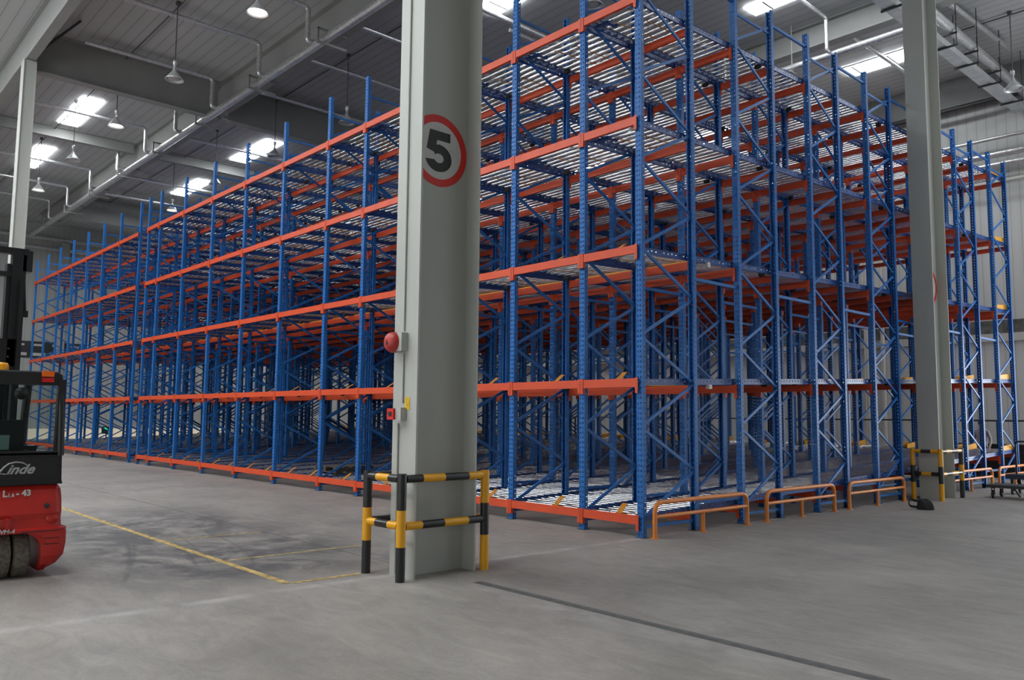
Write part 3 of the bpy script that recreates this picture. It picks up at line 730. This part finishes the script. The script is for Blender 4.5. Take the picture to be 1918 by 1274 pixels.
# ------------------------------------------------------------------ text helper
def text_mesh(s, size, m_, off=0., ext=.0015, shear=0.):
    cu = bpy.data.curves.new('t', 'FONT'); cu.body = s; cu.size = size; cu.offset = off; cu.extrude = ext; cu.shear = shear
    o = bpy.data.objects.new('t', cu); col.objects.link(o)
    dg = bpy.context.evaluated_depsgraph_get(); me = bpy.data.meshes.new_from_object(o.evaluated_get(dg))
    bpy.data.objects.remove(o); me.materials.clear(); me.materials.append(m_); return me

# ------------------------------------------------------------------ forklift (seen from behind; local x = forwards, y = towards its left side)
# world: forwards is -X. s is metres to the right of y=-7.5, f forwards of the rear face
fk = thing('forklift', 'red and black electric forklift seen from behind at the left edge', 'forklift', (-2.1, -7.5, 0))
def FP(f, s, z): return (-f, s, z)
def fbox(b, f0, f1, s0, s1, z0, z1, mi=0): return b.box(-f1, -f0, s0, s1, z0, z1, mi)
CX = .025
def outline(hw, f0, cr_):
    pts = []
    for k in range(7):
        a = math.radians(90*k/6); pts.append((f0+cr_-cr_*math.sin(a) if False else f0+cr_*(1-math.cos(math.radians(90-90*k/6))), 0))
    out = [(1.25, CX-hw)]
    for k in range(7):
        a = math.radians(90*k/6); out.append((f0+cr_*(1-math.sin(a)), CX-hw+cr_*(1-math.cos(a))))
    for k in range(7):
        a = math.radians(90*(6-k)/6); out.append((f0+cr_*(1-math.sin(a)), CX+hw-cr_*(1-math.cos(a))))
    out.append((1.25, CX+hw)); return out
b = MB(); rings = [(.47, .575, 0.0, .10), (.50, .585, 0.0, .10), (.515, .535, .03, .09), (.60, .53, .035, .09), (.66, .53, .015, .09), (.80, .525, .03, .09), (.90, .515, .05, .09), (.945, .49, .085, .09), (.955, .44, .14, .09)]
vs = []; n = None
for z, hw, f0, cr_ in rings:
    o = outline(hw, f0, cr_); n = len(o); vs += [FP(f, s, z) for f, s in o]
fs = [(r*n+k, r*n+(k+1) % n, (r+1)*n+(k+1) % n, (r+1)*n+k) for r in range(len(rings)-1) for k in range(n)]
fs += [tuple(range(n)), tuple(range((len(rings)-1)*n, len(rings)*n))]
b.add(vs, fs, 0, False)
# lower cheeks either side of the twin rear wheels
for sgn in (-1, 1):
    prof = [(.06, .345, .40, .14), (.13, .345, .50, .05), (.22, .345, .56, .01), (.34, .335, .575, 0), (.40, .30, .575, 0), (.44, .25, .575, 0), (.47, .18, .575, 0)]
    vs = []; 
    for z, si, so, f0 in prof:
        vs += [FP(f0+.02, CX+sgn*si, z), FP(f0, CX+sgn*(si+.06), z), FP(f0, CX+sgn*(so-.06), z), FP(f0+.05, CX+sgn*so, z), FP(1.0, CX+sgn*so, z), FP(1.0, CX+sgn*si, z)]
    n = 6; fs = [(r*n+k, r*n+(k+1) % n, (r+1)*n+(k+1) % n, (r+1)*n+k) for r in range(len(prof)-1) for k in range(n)]+[tuple(range(n)), tuple(range((len(prof)-1)*n, len(prof)*n))]
    b.add(vs, fs)
cw = b.obj('counterweight', M['red'], fk)
# recesses and bolts on the counterweight
b = MB(); fbox(b, -.002, .02, CX-.28, CX+.06, .545, .625); b.obj('tow_recess', M['bell'], cw)
b = MB(); fbox(b, -.03, .02, CX+.0, CX+.03, .53, .63); b.obj('tow_pin', M['red'], cw)
b = MB().lathe([(.001, .012), (.022, .012), (.026, .0), (.001, 0)], -.018, CX+.37, 14, 0, 'x', .735); b.obj('bolt', M['darksteel'], cw)
b = MB().lathe([(.001, .006), (.055, .006), (.06, -.01), (.001, -.01)], -.03, CX+.43, 20, 0, 'x', .60); b.obj('round_cap', M['red'], cw)
for z in (.475, .40, .34):
    b = MB(); fbox(b, -.004, .001, CX+.15 if z > .41 else CX+.36, CX+.50, z, z+.008); b.obj('scrape', M['rubber'], cw)
def ftext(s, size, s0, z, f, m_, off=.0, shear=0., name='lettering', parent=None, xs=1.):
    me = text_mesh(s, size, m_, off, .0015, shear)
    o = put(name, me, parent or fk, FP(f, s0, z), (PI/2, 0, PI/2)); o.scale = (xs, 1, 1)
    return o
WH = mat('white_lettering', (.60, .58, .56), .5)
ftext('L', .090, CX+.04-.075, .845, .030, WH, .003, parent=cw)
ftext('1.6', .050, CX+.04-.030, .842, .030, WH, .0015, parent=cw)
ftext('- 43', .084, CX+.04+.045, .848, .028, WH, .0035, parent=cw)
ftext('C-WM-4', .060, CX-.135, .478, -.006, WH, .0015, shear=.2, parent=cw)
# black rear bodywork
b = MB(); poly = [(.06, .955), (.02, 1.0), (.02, 1.22), (.06, 1.28), (1.2, 1.28), (1.2, .955)]
b.prism([(CX-.50, .955), (CX+.505, .955), (CX+.495, 1.0), (CX+.485, 1.28), (CX-.485, 1.28)], 0, -1.2, -.03); hood = b.obj('rear_hood', M['fblack'], fk)
b = MB(); fbox(b, .012, .03, CX-.47, CX+.46, 1.00, 1.235); pn = b.obj('hood_panel', M['fblack'], fk)
LG = mat('silver_logo', (.42, .42, .43), .4, metal=.3)
ftext('inde', .135, CX-.02, 1.075, .010, LG, .0035, shear=.45, parent=pn, name='logo_lettering', xs=1.05)
# swept L of the wordmark
b = MB(); sw = [(-.165, 1.09), (-.12, 1.075), (-.075, 1.10), (-.04, 1.145), (.0, 1.178), (.06, 1.193), (.12, 1.185), (.155, 1.165), (.165, 1.145)]
b.tube([FP(.010, CX+p[0], p[1]) for p in sw], [.003, .006, .010, .010, .008, .007, .007, .005, .002], 8)
b.tube([FP(.010, CX-.12+q*.02, 1.075+(.006 if q in (1, 3) else 0)) for q in range(6)], .006, 6); b.obj('logo_sweep', LG, pn)
# overhead guard and cab frame
b = MB()
for s in (-1, 1):
    so = CX+s*.475
    b.tube([FP(.05, so, 1.25), FP(.06, so-s*.012, 1.7), FP(.09, so-s*.03, 2.03), FP(.14, so-s*.05, 2.10)], .035, 10)
    b.tube([FP(.14, so-s*.05, 2.10), FP(1.35, so-s*.07, 2.14)], .032, 10)
    b.tube([FP(1.35, so-s*.07, 2.14), FP(1.60, so-s*.06, 1.2), FP(1.62, so-s*.06, .75)], .045, 10)
fbox(b, .05, .13, CX-.45, CX+.45, 1.985, 2.105)
for s in (-1, 1): fbox(b, .045, .12, CX+s*.455-.035, CX+s*.455+.035, 1.26, 2.05)
b.tube([FP(.12, CX-.43, 2.105), FP(.12, CX+.43, 2.105)], .03, 10)
for q in range(6): f_ = .3+q*.19; b.box(-f_-.02, -f_+.02, CX-.41, CX+.41, 2.115, 2.135)
fbox(b, .03, .07, CX-.46, CX+.46, 1.26, 1.30)
b.obj('overhead_guard', M['fblack'], fk)
b = MB(); fbox(b, .055, .060, CX-.435, CX+.435, 1.302, 2.008); b.obj('rear_window', M['glass'], fk)
b = MB(); fbox(b, .02, .058, CX+.255, CX+.365, 2.075, 2.135); b.obj('turn_light', M['lensor'], fk)
b = MB(); fbox(b, .02, .058, CX+.255, CX+.365, 2.018, 2.062); b.obj('tail_light', M['lensred'], fk)
b = MB().lathe([(.075, 2.10), (.085, 2.115), (.085, 2.125), (.001, 2.125)], -.30, CX-.07, 18); b.obj('beacon_base', M['fblack'], fk)
b = MB().lathe([(.068, 2.125), (.066, 2.19), (.052, 2.215), (.001, 2.22)], -.30, CX-.07, 18); b.obj('beacon', M['beacon'], fk)
# seat, dash, interior
b = MB(); fbox(b, .42, .52, CX-.20, CX+.20, 1.28, 1.62); fbox(b, .46, .92, CX-.21, CX+.21, 1.281, 1.36); b.obj('seat', M['fblack'], fk)
b = MB(); fbox(b, .40, .60, CX-.42, CX+.25, 1.281, 1.30); b.box(-.56, -.52, CX+.15, CX+.35, 1.281, 1.34); b.obj('armrest', M['fblack'], fk)
b = MB(); fbox(b, .30, .32, CX-.28, CX+.045, 1.31, 1.46); b.obj('document_screen', M['screen'], fk)
b = MB().lathe([(.001, .03), (.07, .02), (.075, .0), (.001, 0)], -1.3, CX+.33, 18, 0, 'x', 1.92); b.obj('mirror', M['fblack'], fk)
b = MB(); fbox(b, 1.2, 1.7, CX-.48, CX+.48, .25, 1.05); fbox(b, 1.0, 1.26, CX-.48, CX+.48, .26, .45); b.obj('front_body', M['fblack'], fk)
b = MB(); b.tube([FP(1.2, CX+.15*math.cos(a), 1.33+.15*math.sin(a)*.5) for a in [2*PI*k/16 for k in range(16)]], .012, 8, closed=True); b.obj('steering_wheel', M['fblack'], fk)
# mast
b = MB()
for s in (-1, 1):
    fbox(b, 1.72, 1.86, CX+s*.30-.075, CX+s*.30+.075, .12, 3.62); fbox(b, 1.76, 1.90, CX+s*.20-.02, CX+s*.20+.02, .15, 3.5)
    fbox(b, 1.64, 1.72, CX+s*.33-.02, CX+s*.33+.02, .5, 3.3)
fbox(b, 1.74, 1.84, CX-.42, CX+.40, 3.62, 3.70); fbox(b, 1.74, 1.84, CX-.35, CX+.35, 3.34, 3.40); fbox(b, 1.72, 1.84, CX-.35, CX+.35, 2.25, 2.58)
fbox(b, 1.72, 1.86, CX-.35, CX+.35, .9, 1.0); fbox(b, 1.72, 1.90, CX+.34, CX+.44, 3.42, 3.68); b.cyl(FP(1.78, CX+.36, 3.42), FP(1.78, CX+.40, 2.9), .018, 8); fbox(b, 1.74, 1.8, CX+.33, CX+.43, 2.86, 2.94)
b.obj('mast', M['fblack'], fk)
b = MB()
for s in (-1, 1): b.cyl(FP(1.70, CX+s*.30, .3), FP(1.70, CX+s*.30, 2.2), .03, 10)
for q in (0, 1): b.lathe([(.001, .012), (.012, .012), (.013, 0), (.001, 0)], -1.705, CX+.24, 10, 0, 'x', 2.36+.1*q)
b.obj('lift_cylinder', M['darksteel'], fk)
for s in (-.16, .16):
    b = MB(); fbox(b, 1.93, 1.97, CX+s-.05, CX+s+.05, .06, .6); fbox(b, 1.93, 3.0, CX+s-.05, CX+s+.05, .04, .075); b.obj('fork', M['darksteel'], fk)
# wheels
def tyre(f, s, r, wd, name='rear_wheel'):
    b = MB(); pr = [(r*.55, -wd/2), (r*.9, -wd/2), (r*.98, -wd*.38), (r, -wd*.2), (r, wd*.2), (r*.98, wd*.38), (r*.9, wd/2), (r*.55, wd/2), (r*.5, wd*.2), (.001, wd*.2)]
    b.lathe([(p[0], p[1]) for p in pr], -f, s, 32, 0, 'y', r)
    b.lathe([(.001, -wd*.2), (r*.5, -wd*.2), (r*.55, -wd/2)], -f, s, 32, 0, 'y', r)
    for k in range(26):
        a = 2*PI*k/26; c, q = math.cos(a), math.sin(a); 
        b.strap((-f+(r+.001)*c, s-wd*.42, r+(r+.001)*q), (-f+(r+.001)*c, s+wd*.0-.01, r+(r+.001)*q), .028, .006, (c, 0, q))
        a += PI/26; c, q = math.cos(a), math.sin(a)
        b.strap((-f+(r+.001)*c, s+.01, r+(r+.001)*q), (-f+(r+.001)*c, s+wd*.42, r+(r+.001)*q), .028, .006, (c, 0, q))
    return b.obj(name, M['tyre'], fk)
tyre(.30, CX+.012, .235, .15); tyre(.30, CX+.185, .235, .15)
tyre(1.62, CX+.50, .27, .17, 'front_wheel'); tyre(1.62, CX-.50, .27, .17, 'front_wheel')

# ------------------------------------------------------------------ back right: cart, railing, dark screen, bag
t = thing('platform_cart', 'low black flatbed cart on castors at the right edge', 'cart', (1.0, 10.95, 0))
MB().box(0, 1.3, 0, .72, .235, .30).obj('deck', M['darksteel'], t)
def castor(b, x, y, r=.092):
    b.lathe([(.001, -.02), (r*.9, -.02), (r, -.012), (r, .012), (r*.9, .02), (.001, .02)], x, y, 18, 0, 'x', r)
    b.box(x-.035, x-.024, y-.02, y+.02, r-.01, .235); b.box(x+.024, x+.035, y-.02, y+.02, r-.01, .235); b.box(x-.035, x+.035, y-.03, y+.03, .215, .2345)
for x, y in ((.12, .08), (.12, .64), (1.18, .08), (1.18, .64)): b = MB(); castor(b, x, y); b.obj('castor', M['rubber'], t)
b = MB().strap((.55, .06, .235), (.66, .06, .06), .03, .03, (0, 1, 0)); b.obj('brake_lever', M['rubber'], t)
t = thing('platform_cart', 'navy flatbed cart with tall tubular push handle at right edge', 'cart', (.98, 12.35, 0))
MB().box(0, 1.3, 0, .7, .36, .47).obj('deck', M['navy'], t)
for x, y in ((.12, .08), (.12, .62), (1.18, .08), (1.18, .62)):
    b = MB(); castor(b, x, y, .09); b.box(x-.03, x+.03, y-.03, y+.03, .2, .3605); b.obj('castor', M['rubber'], t)
b = MB().tube(bend([(.22, .08, .46), (.22, .08, 1.24), (1.1, .08, 1.24), (1.1, .08, .46)], .08, 5), .022, 10); b.tube([(.52, .08, .5), (.52, .08, 1.23)], .014, 8); b.obj('handle', M['fblack'], t)
t = thing('railing', 'thin dark safety railing in front of the back wall', 'railing', (0, 19.0, 0))
b = MB().tube([(-30, 0, 1.73), (1.2, 0, 1.73)], .028, 8)
b.obj('top_rail', M['darksteel'], t)
b = MB()
for k in range(21): b.box(-29.7+k*1.5, -29.64+k*1.5, -.03, .03, 0, 1.7)
tag(b.obj('post', M['darksteel'], t), kind='stuff')
tag(MB().box(-3.2, 1.4, 18.55, 18.7, 0, 1.02).obj('low_screen', M['black']), 'low black panel screen behind the far right end of rack', 'screen')
t = thing('tool_bag', 'small black bag with looped strap lying on the floor at right', 'bag', (1.08, 7.30, 0)); t.scale = (.78, .78, 1.45)
b = MB(); vs = []; fs = []; nu, nv = 20, 9
for j in range(nv+1):
    ph = PI/2*j/nv*.999
    for i_ in range(nu):
        a = 2*PI*i_/nu; rr = 1+.12*math.sin(3*a+1)+.07*math.sin(5*a+2*ph)
        vs.append((.19*rr*(math.cos(ph)**.55)*math.cos(a), .15*rr*(math.cos(ph)**.55)*math.sin(a), .003+.125*math.sin(ph)*(1+.12*math.sin(2*a))))
for j in range(nv):
    for i_ in range(nu): fs.append((j*nu+i_, j*nu+(i_+1) % nu, (j+1)*nu+(i_+1) % nu, (j+1)*nu+i_))
fs.append(tuple(range(nu))[::-1]); b.add(vs, fs, 0, True); b.obj('pouch', M['bag'], t)
MB().tube(bend([(-.12, -.12, .03), (-.30, -.18, .04), (-.34, -.08, .13), (-.16, .02, .10), (0, .04, .12)], .1, 5), .016, 8).obj('strap', M['bag'], t)

# ------------------------------------------------------------------ pallet seen lying on the bottom lanes
t = thing('pallet', 'dark wooden pallet on the bottom lanes behind seventh bay', 'pallet', (-9.95, .55, .36))
wd_ = mat('old_pallet_wood', (.07, .055, .045), .8, noise=.3, nscale=8)
b = MB()
for k in range(5): b.box(-.5, .5, .02+k*.22, .14+k*.22, .12, .142)
for k in (-.5, -.05, .4):
    b.box(k, k+.1, .0, 1.04, .02, .12)
b.box(-.5, .5, .0, .1, 0, .02).box(-.5, .5, .94, 1.04, 0, .02); b.obj('boards', wd_, t)

# ------------------------------------------------------------------ person walking behind the rack
def person(x, y, label):
    t = thing('person', label, 'person', (x, y, 0))
    sk = {'pel': (0, 0, .95, .125), 'wai': (0, 0, 1.10, .115), 'che': (0, 0, 1.32, .135), 'nek': (0, 0, 1.47, .055), 'hd0': (.01, 0, 1.55, .07), 'hd1': (.015, 0, 1.64, .088), 'hd2': (.0, 0, 1.72, .06)}
    E_ = [('pel', 'wai'), ('wai', 'che'), ('che', 'nek'), ('nek', 'hd0'), ('hd0', 'hd1'), ('hd1', 'hd2')]
    for s, q in ((1, 'l'), (-1, 'r')):
        fw = .12*s
        sk['hp'+q] = (0, s*.09, .90, .09); sk['kn'+q] = (fw*.7+.03, s*.10, .50, .058); sk['an'+q] = (fw*1.2, s*.10, .09, .038); sk['to'+q] = (fw*1.2+.17, s*.11, .035, .03)
        E_ += [('pel', 'hp'+q), ('hp'+q, 'kn'+q), ('kn'+q, 'an'+q), ('an'+q, 'to'+q)]
        sk['sh'+q] = (0, s*.17, 1.41, .058); sk['el'+q] = (-fw*.4, s*.23, 1.14, .042); sk['wr'+q] = (-fw*.4+.12, s*.24, .91, .026); sk['pa'+q] = (-fw*.4+.15, s*.24, .85, .028)
        E_ += [('che', 'sh'+q), ('sh'+q, 'el'+q), ('el'+q, 'wr'+q), ('wr'+q, 'pa'+q)]
        for k in range(4):
            sk[f'f{k}a'+q] = (-fw*.4+.135+k*.017, s*.24, .81, .009); sk[f'f{k}b'+q] = (-fw*.4+.145+k*.015, s*.225, .765-(.008 if k in (1, 2) else 0), .008)
            E_ += [('pa'+q, f'f{k}a'+q), (f'f{k}a'+q, f'f{k}b'+q)]
        sk['tha'+q] = (-fw*.4+.19, s*.225, .84, .010); sk['thb'+q] = (-fw*.4+.205, s*.215, .80, .009); E_ += [('pa'+q, 'tha'+q), ('tha'+q, 'thb'+q)]
    names = list(sk); me = bpy.data.meshes.new('body'); me.from_pydata([sk[n_][:3] for n_ in names], [(names.index(a), names.index(c)) for a, c in E_], [])
    o = bpy.data.objects.new('body_src', me); col.objects.link(o)
    md = o.modifiers.new('s', 'SKIN'); o.modifiers.new('u', 'SUBSURF').levels = 1
    sv = me.skin_vertices[0].data
    for n_, v_ in zip(names, sv): r = sk[n_][3]; v_.radius = (r, r)
    sv[0].use_root = True
    dg = bpy.context.evaluated_depsgraph_get(); bm_ = bpy.data.meshes.new_from_object(o.evaluated_get(dg)); bpy.data.objects.remove(o)
    for k in ('skin', 'shirt', 'trousers', 'rubber'): bm_.materials.append(M[k])
    for p in bm_.polygons:
        c = p.center; p.use_smooth = True
        arm = abs(c.y) > .19
        if c.z > 1.49: p.material_index = 0
        elif arm and c.z < .93: p.material_index = 0
        elif c.z > .97 or (arm and c.z > .9): p.material_index = 1
        elif c.z < .09: p.material_index = 3
        else: p.material_index = 2
    put('body', bm_, t)
    b = MB(); b.lathe([(.001, .115), (.05, .105), (.085, .07), (.10, .02), (.098, -.04), (.08, -.06)], 0, 0, 20); h = b.obj('hair', M['hair'], t, (-.012, 0, 1.665))
    b = MB()
    b.prism([(-.012, 0), (.012, 0), (0, .03)], 0, .09, .118)
    b.obj('nose', M['skin'], t, (0, 0, 1.63))
    b = MB()
    for s in (-1, 1): b.lathe([(.001, .006), (.010, .004), (.012, 0)], .0965, s*.032, 10, 0, 'x', 0)
    b.box(.088, .098, -.022, .022, -.075, -.069)
    b.obj('eyes_and_mouth', M['hair'], t, (0, 0, 1.66))
    for s in (-1, 1): MB().lathe([(.001, -.01), (.025, -.01), (.022, .01), (.001, .01)], 0, s*.09, 12, 0, 'y', 1.635).obj('ear', M['skin'], t)
    t.rotation_euler = (0, 0, math.radians(-100))
    return t
person(-1.22, 17.75, 'person in grey shirt and dark trousers walking behind the far end of rack')
